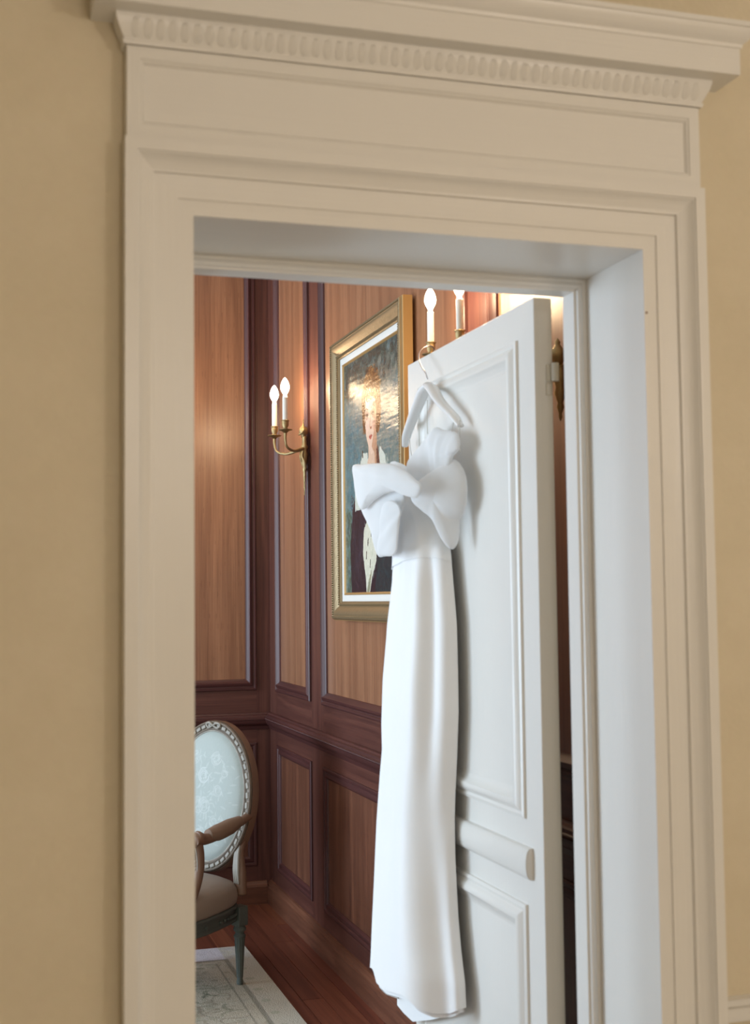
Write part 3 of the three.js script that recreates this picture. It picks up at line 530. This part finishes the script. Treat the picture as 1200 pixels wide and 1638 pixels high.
  part('sleeve_collar', puff([[697, 684], [712, 688], [726, 690], [735, 698], [735, 716], [724, 732], [720, 748], [712, 768], [700, 780], [684, 788], [668, 784], [660, 776], [654, 764], [653, 752], [655, 741], [663, 728], [674, 714], [686, 698]], (px, py) => lerp(1.13, 1.10, clamp((py - 690) / 90, 0, 1)), 0.024, 0.0025, 8, 4.4), M.organza, sr);
  // thin hanging loops
  for (const [a, b, c2, d] of [[684, 640, 684, 694], [671, 664, 671, 716], [655, 700, 659, 732], [727, 668, 722, 704], [736, 672, 736, 722]]) {
    const p0 = at(a, b, 0, HX + 0.004), p1 = at(c2, d, 0, 1.12);
    part('hanging_loop', bar([p0, [(p0[0] + p1[0]) / 2, (p0[1] + p1[1]) / 2, (p0[2] + p1[2]) / 2 - 0.003], p1], [0.0011, 0.0011], { seg: 12, ring: 6 }), M.ribbon, g);
  }
}
// ---------------------------------------------------------------- rug
{
  const X0 = -1.6, X1 = 1.142, Z0 = -5.71, Z1 = -3.1, w = 1024, h = 1024, c = document.createElement('canvas'); c.width = w; c.height = h; const x = c.getContext('2d');
  x.fillStyle = '#b5ad9b'; x.fillRect(0, 0, w, h);
  const S = w / (X1 - X0), T = h / (Z1 - Z0);                          // pixels per metre across and along
  const spots = (n, x0, x1, y0, y1, cols, r0, r1, al) => { for (let i = 0; i < n; i++) { x.globalAlpha = al * rr(0.4, 1); x.fillStyle = cols[Math.floor(rnd() * cols.length)]; x.beginPath(); x.ellipse(rr(x0, x1), rr(y0, y1), rr(r0, r1), rr(r0, r1) * 0.5, rr(0, 3), 0, 6.3); x.fill(); } x.globalAlpha = 1; };
  spots(2600, 0, w, 0, h, ['#8f8a74', '#b3aa98', '#9c968a', '#aba58f', '#857f6b'], 3, 16, 0.4);
  const B = 0.20; x.fillStyle = '#c6c0c4'; x.fillRect(0, 0, w, B * T); x.fillRect(0, h - B * T, w, B * T);
  x.fillStyle = '#bab3a3'; x.fillRect(w - 0.12 * S, 0, 0.12 * S, h); x.fillRect(0, 0, 0.12 * S, h);
  spots(900, 0, w, 0, B * T, ['#c2bcc0', '#a7a0a4', '#b9b3b2'], 2, 10, 0.4);
  x.globalAlpha = 0.55; x.strokeStyle = '#6c6a5c'; x.lineWidth = 7; x.strokeRect(0.12 * S, B * T, w - 0.24 * S, h - 2 * B * T); x.lineWidth = 2.5; x.strokeRect(0.17 * S, (B + 0.05) * T, w - 0.34 * S, h - 2 * (B + 0.05) * T); x.globalAlpha = 1;
  x.lineWidth = 2.5; for (let i = 0; i < 1500; i++) { const px = rr(0.2 * S, w - 0.2 * S), py = rr((B + 0.06) * T, h - (B + 0.06) * T), r = rr(6, 34); x.globalAlpha = rr(0.2, 0.5); x.strokeStyle = ['#5d6450', '#6f745f', '#7c6f5e', '#c3bcab', '#59604f'][i % 5]; x.lineWidth = rr(2, 6); x.beginPath(); x.ellipse(px, py, r, r * rr(0.3, 0.8), rr(0, 3), 0, rr(2, 5)); x.stroke(); } x.globalAlpha = 1;
  spots(700, 0.2 * S, w - 0.2 * S, (B + 0.06) * T, h - (B + 0.06) * T, ['#5f6653', '#747862', '#c0b9a8', '#8a8471'], 3, 12, 0.55);
  for (let i = 0; i < 16; i++) { x.fillStyle = '#7c836d'; x.globalAlpha = 0.3; x.beginPath(); x.arc(w - 0.08 * S, (0.35 + i * 0.15) * T, 7, 0, 6.3); x.fill(); } x.globalAlpha = 1;
  const t = new THREE.CanvasTexture(c); t.colorSpace = THREE.SRGBColorSpace;
  const pile = dataTex(256, 256, (u, v) => { const k = hash(Math.floor(u * 256), Math.floor(v * 256), 77); return [k * 255, k * 255, k * 255]; }, false, [6, 6]);
  const geo = new RoundedBoxGeometry(X1 - X0, 0.009, Z1 - Z0, 2, 0.003); geo.translate((X0 + X1) / 2, 0.0052, (Z0 + Z1) / 2);
  const f = flat(geo), p = f.attributes.position, uv = new Float32Array(p.count * 2);
  for (let i = 0; i < p.count; i++) { uv[i * 2] = (p.getX(i) - X0) / (X1 - X0); uv[i * 2 + 1] = 1 - (p.getZ(i) - Z0) / (Z1 - Z0); }
  f.setAttribute('uv', new THREE.BufferAttribute(uv, 2));
  single('area_rug', f, std([1, 1, 1], 0.95, { map: t, bumpMap: pile, bumpScale: 0.002 }), 'muted grey-green patterned rug under the armchair', 'rug');
}
// ---------------------------------------------------------------- oval-back armchair
{
  const g = group('armchair', 'oval-back armchair with pale damask back and carved grey wood frame', 'armchair');
  const th = -59 * Math.PI / 180; g.position.set(0.702, 0.0105, -5.20); g.rotation.y = th;      // faces local +z
  const paintWood = std([0.36, 0.31, 0.26], 0.5, { map: woodTex([150, 140, 130], [235, 228, 220], 151, 0.2, 0.5), bumpMap: plasterBump, bumpScale: 0.0015 });
  const paleWood = std([0.5, 0.47, 0.42], 0.5, { map: woodTex([170, 165, 160], [240, 238, 232], 157, 0.2, 0.5) });
  const sideWood = std([0.20, 0.115, 0.075], 0.45), legWood = std([0.085, 0.10, 0.088], 0.5, { bumpMap: plasterBump, bumpScale: 0.001 });
  const velvet = std([0.30, 0.235, 0.185], 0.85, { sheen: 0.5, sheenRoughness: 0.6, sheenColor: new THREE.Color().setRGB(0.5, 0.45, 0.42), bumpMap: weave, bumpScale: 0.0004 });
  const padding = std([0.22, 0.14, 0.095], 0.75, { sheen: 0.3, sheenRoughness: 0.6, sheenColor: new THREE.Color().setRGB(0.5, 0.4, 0.35) });
  // damask: pale leaves and roses woven on a grey-green ground
  const c = document.createElement('canvas'); c.width = 512; c.height = 640; const x = c.getContext('2d');
  x.fillStyle = '#c3ccc6'; x.fillRect(0, 0, 512, 640);
  for (let i = 0; i < 5200; i++) { x.globalAlpha = 0.25; x.strokeStyle = ['#d2dad6', '#b3bcb4', '#c9d2cd'][i % 3]; x.lineWidth = 1.2; const a = rr(0, 512), b = rr(0, 640); x.beginPath(); x.moveTo(a, b); x.lineTo(a + rr(-3, 3), b + rr(4, 16)); x.stroke(); }
  x.globalAlpha = 1;
  const rose = (u, v, r) => { for (let k = 0; k < 4; k++) { x.globalAlpha = 0.45; x.strokeStyle = ['#e6ebe8', '#dbe2de'][k % 2]; x.lineWidth = r * 0.14; x.beginPath(); x.arc(u + rr(-2, 2), v + rr(-2, 2), r * (1 - k * 0.22), k, k + 5); x.stroke(); } x.globalAlpha = 1; };
  const leaf2 = (u, v, a, l) => { x.save(); x.translate(u, v); x.rotate(a); x.globalAlpha = 0.38; x.fillStyle = '#dfe6e2'; x.beginPath(); x.moveTo(0, 0); x.quadraticCurveTo(l * 0.5, -l * 0.28, l, 0); x.quadraticCurveTo(l * 0.5, l * 0.28, 0, 0); x.fill(); x.restore(); x.globalAlpha = 1; };
  for (const s of [-1, 1]) {
    for (const [u, v, r] of [[70, 150, 30], [0, 230, 34], [100, 290, 24], [20, 360, 36], [90, 430, 26], [0, 500, 30], [130, 210, 18]]) { rose(256 + s * u, v, r); for (let k = 0; k < 7; k++) leaf2(256 + s * u + Math.cos(k) * r, v + Math.sin(k) * r, rr(0, 6.3), rr(18, 42)); }
    for (let k = 0; k < 70; k++) leaf2(256 + s * rr(0, 190), rr(110, 560), rr(0, 6.3), rr(14, 38));
  }
  const dt = new THREE.CanvasTexture(c); dt.colorSpace = THREE.SRGBColorSpace;
  const damask = std([0.74, 0.74, 0.74], 0.7, { map: dt, bumpMap: weave, bumpScale: 0.0003, sheen: 0.25, sheenColor: new THREE.Color(1, 1, 1) });
  // oval back in its own leaning frame
  const bk = new THREE.Group(); bk.name = 'back'; g.add(bk); bk.position.set(0, 0.703, -0.262); bk.rotation.x = -0.12;
  const RXo = 0.25, RYo = 0.297;
  const oval = (prof, N = 96) => { const rows = []; for (let i = 0; i <= N; i++) { const a = i / N * Math.PI * 2, nx = Math.cos(a) * RYo, ny = Math.sin(a) * RXo, l = Math.hypot(nx, ny); rows.push(prof.map(([u, h]) => [Math.cos(a) * RXo + nx / l * u, Math.sin(a) * RYo + ny / l * u, h])); } return grid(rows, true); };
  part('back_frame', oval([[0, -0.03], [0.0, 0.006], [-0.001, 0.012], [-0.005, 0.0145], [-0.0085, 0.013], [-0.0095, 0.006], [-0.028, 0.006], [-0.029, 0.012], [-0.033, 0.014], [-0.037, 0.011], [-0.040, 0.002], [-0.040, -0.03]].reverse()), paintWood, bk);
  part('back_edge', oval([[0.003, -0.032], [0.0035, 0.0], [0.001, 0.002], [-0.002, -0.032]]), sideWood, bk, 'brown wood outer edge of the oval');
  const blk = new RoundedBoxGeometry(0.0145, 0.0255, 0.012, 2, 0.004), NB = 46;
  for (let i = 0; i < NB; i++) {
    const a = (i + 0.5) / NB * Math.PI * 2, nx = Math.cos(a) * RYo, ny = Math.sin(a) * RXo, l = Math.hypot(nx, ny), m = part('carved_block', blk, paleWood, bk);
    m.position.set(Math.cos(a) * RXo - nx / l * 0.0188, Math.sin(a) * RYo - ny / l * 0.0188, 0.008); m.rotation.z = Math.atan2(ny, nx) + 0.12;
  }
  // small carved bow at the crown
  part('carved_bow', [-1, 1].map((k) => bar([[0, RYo - 0.02, 0.014], [0.02 * k, RYo - 0.008, 0.018], [0.042 * k, RYo - 0.014, 0.014], [0.03 * k, RYo - 0.027, 0.015], [0.004 * k, RYo - 0.021, 0.016]], [0.005, 0.006, 0.005, 0.005, 0.004], { ring: 8 })), paleWood, bk);
  const dome = (rx, ry, d0, bulge, sgn) => { const rows = [], K = 20, N = 64; for (let k = 0; k <= K; k++) { const t = k / K, row = []; for (let j = 0; j < N; j++) { const a = j / N * Math.PI * 2; row.push([Math.cos(a) * rx * t, Math.sin(a) * ry * t, d0 + sgn * bulge * Math.pow(1 - t ** 3.2, 0.6)]); } rows.push(row); } return grid(rows, true, (v, u, p) => [p[0] / 0.46 + 0.5, p[1] / 0.56 + 0.5]); };
  part('back_cushion', dome(0.212, 0.259, 0.002, 0.042, 1), damask, bk, 'pale floral damask upholstery');
  part('back_panel', dome(0.212, 0.259, -0.02, 0.02, -1), velvet, bk);
  part('cushion_piping', (() => { const pts = []; for (let i = 0; i < 64; i++) { const a = i / 64 * Math.PI * 2; pts.push(new THREE.Vector3(Math.cos(a) * 0.211, Math.sin(a) * 0.258, 0.006)); } return new THREE.TubeGeometry(new THREE.CatmullRomCurve3(pts, true), 96, 0.0045, 8, true); })(), paleWood, bk);
  // posts from the seat to the oval
  for (const k of [-1, 1]) {
    const post = part('back_post', bar([[0.205 * k, 0.34, -0.245], [0.203 * k, 0.42, -0.243], [0.193 * k, 0.50, -0.25], [0.205 * k, 0.57, -0.262], [0.226 * k, 0.62, -0.265]], [0.023, 0.024, 0.017, 0.018, 0.012], { flatten: 0.9 }), sideWood, g);
    part('carved_leaf', [-1, 0, 1].map((q) => bar([[0.203 * k + q * 0.011, 0.385, -0.222], [0.199 * k + q * 0.009, 0.44, -0.224], [0.192 * k + q * 0.007, 0.50, -0.236], [0.196 * k + q * 0.004, 0.55, -0.246]], [0.004, 0.0085, 0.008, 0.004], { ring: 8 })), paleWood, post);
  }
  // seat
  const halfW = (z) => lerp(0.225, 0.305, smooth(-0.27, 0.1, z)), front = 0.285, rear = -0.265;
  const ringPts = (inset, y) => { const out = [], N = 84; for (let j = 0; j < N; j++) { const a = j / N * Math.PI * 2, ca = Math.cos(a), sa = Math.sin(a), e = 0.42, px = Math.sign(ca) * Math.abs(ca) ** e, pz = Math.sign(sa) * Math.abs(sa) ** e, z = lerp(rear, front, (pz + 1) / 2); out.push([px * (halfW(z) - inset), y, lerp(rear + inset, front - inset + 0.02 * (1 - px * px), (pz + 1) / 2)]); } return out; };
  const cush = [[0.012, 0.30], [0.0, 0.315], [-0.004, 0.345], [0.0, 0.37], [0.014, 0.388], [0.05, 0.405], [0.11, 0.42], [0.17, 0.428], [0.215, 0.43]].map(([i, y]) => ringPts(i, y));
  cush.push(Array.from({ length: 84 }, () => [0, 0.4305, 0.01]));
  part('seat_cushion', grid(cush, true, (v, u) => [u * 2, v]), velvet, g, 'taupe upholstered seat');
  const railR = [[0.02, 0.305], [0.0, 0.305], [-0.004, 0.296], [0.002, 0.288], [0.004, 0.262], [-0.002, 0.256], [-0.001, 0.247], [0.012, 0.243], [0.03, 0.246]].map(([i, y]) => ringPts(i, y));
  part('seat_rail', grid(railR, true), legWood, g, 'dark carved seat rail');
  // beads carved along the rail
  const beads = []; ringPts(-0.001, 0.272).forEach(([px, py, pz]) => beads.push(new THREE.SphereGeometry(0.0065, 7, 6).translate(px, py, pz)));
  part('carved_beads', beads, legWood, g).userData.kind = 'stuff';
  const legProf = [[0.012, 0.0], [0.0135, 0.01], [0.011, 0.022], [0.0125, 0.028], [0.0175, 0.12], [0.0205, 0.176], [0.0235, 0.181], [0.0235, 0.187], [0.018, 0.191], [0.0165, 0.2], [0.0245, 0.207], [0.0255, 0.214], [0.0215, 0.219], [0.0215, 0.226]];
  for (const [lx, lz] of [[0.205, -0.235], [-0.205, -0.235], [0.265, 0.245], [-0.265, 0.245]]) {
    const lg = lathe(legProf, 48), p = lg.attributes.position;
    for (let i = 0; i < p.count; i++) { const y = p.getY(i); if (y > 0.025 && y < 0.177) { const a = Math.atan2(p.getX(i), p.getZ(i)), k = 1 - 0.11 * (0.5 + 0.5 * Math.cos(a * 12)); p.setX(i, p.getX(i) * k); p.setZ(i, p.getZ(i) * k); } }
    lg.computeVertexNormals(); lg.translate(lx, 0, lz);
    const L = part('leg', lg, legWood, g, 'fluted tapering leg');
    part('leg_block', slab(lx - 0.024, lx + 0.024, 0.225, 0.30, lz - 0.024, lz + 0.024, 'y', 0.004), legWood, L);
  }
  // arms
  for (const k of [-1, 1]) {
    const A = part('arm', bar([[0.232 * k, 0.645, -0.262], [0.243 * k, 0.632, -0.215], [0.256 * k, 0.612, -0.14], [0.266 * k, 0.597, -0.06], [0.27 * k, 0.596, 0.0], [0.272 * k, 0.603, 0.03], [0.272 * k, 0.596, 0.052], [0.27 * k, 0.575, 0.05]], [0.017, 0.017, 0.016, 0.017, 0.022, 0.028, 0.026, 0.009], { seg: 60 }), sideWood, g);
    part('arm_pad', bar([[0.247 * k, 0.634, -0.20], [0.256 * k, 0.622, -0.14], [0.265 * k, 0.610, -0.07], [0.268 * k, 0.607, -0.02]], [0.021, 0.0305, 0.0315, 0.022], { seg: 30, ring: 18 }), padding, A, 'brown padded armrest');
    const S = part('arm_support', bar([[0.27 * k, 0.59, 0.035], [0.272 * k, 0.545, 0.028], [0.273 * k, 0.48, 0.03], [0.278 * k, 0.41, 0.06], [0.285 * k, 0.35, 0.11], [0.285 * k, 0.29, 0.155]], [0.021, 0.0205, 0.0195, 0.0205, 0.022, 0.023], { seg: 50 }), sideWood, A);
    part('carved_edge', [-1, 1].map((q) => bar([[0.27 * k + q * 0.0085, 0.575, 0.05], [0.272 * k + q * 0.009, 0.53, 0.043], [0.273 * k + q * 0.009, 0.47, 0.046], [0.278 * k + q * 0.009, 0.41, 0.077], [0.285 * k + q * 0.009, 0.36, 0.122]], [0.003, 0.003], { ring: 6 })), paleWood, A);
    const bl = new THREE.SphereGeometry(0.0055, 8, 6), cv = new THREE.CatmullRomCurve3([[0.27, 0.565, 0.052], [0.272, 0.53, 0.046], [0.273, 0.47, 0.0485], [0.278, 0.41, 0.079], [0.285, 0.36, 0.124]].map((p) => new THREE.Vector3(p[0] * k, p[1], p[2])));
    part('carved_beads', cv.getPoints(17).map((p) => bl.clone().scale(1, 1.25, 1).translate(p.x, p.y, p.z)), paleWood, A);
    part('scroll', new THREE.TorusGeometry(0.013, 0.0075, 10, 24).rotateY(Math.PI / 2).translate(0.272 * k, 0.598, 0.05), sideWood, A);
  }
}

// ---------------------------------------------------------------- sideboard against the back wall, beside the armchair
{
  const g = group('sideboard', 'dark wooden sideboard against the back wall beside the armchair', 'sideboard');
  g.position.set(-0.15, 0, -6.235);
  part('body', slab(-0.66, 0.66, 0.1, 0.87, -0.2, 0.2, 'x', 0.004), M.stile, g);
  part('top', slab(-0.69, 0.69, 0.87, 0.9, -0.21, 0.23, 'x', 0.006), M.lowpanel, g);
  for (const k of [-1, 1]) {
    const d = part('door', slab(k * 0.33 - 0.3, k * 0.33 + 0.3, 0.16, 0.82, 0.2, 0.215, 'y', 0.004), M.lowpanel, g);
    part('knob', new THREE.SphereGeometry(0.014, 14, 10).translate(k * 0.07, 0.5, 0.228), M.brass, d);
    for (const q of [-0.16, 0.16]) part('leg', lathe([[0.018, 0], [0.022, 0.03], [0.028, 0.1]]).translate(k * 0.6, 0, q), M.mould, g);
  }
}

shade(scene);
renderer.render(scene, camera);
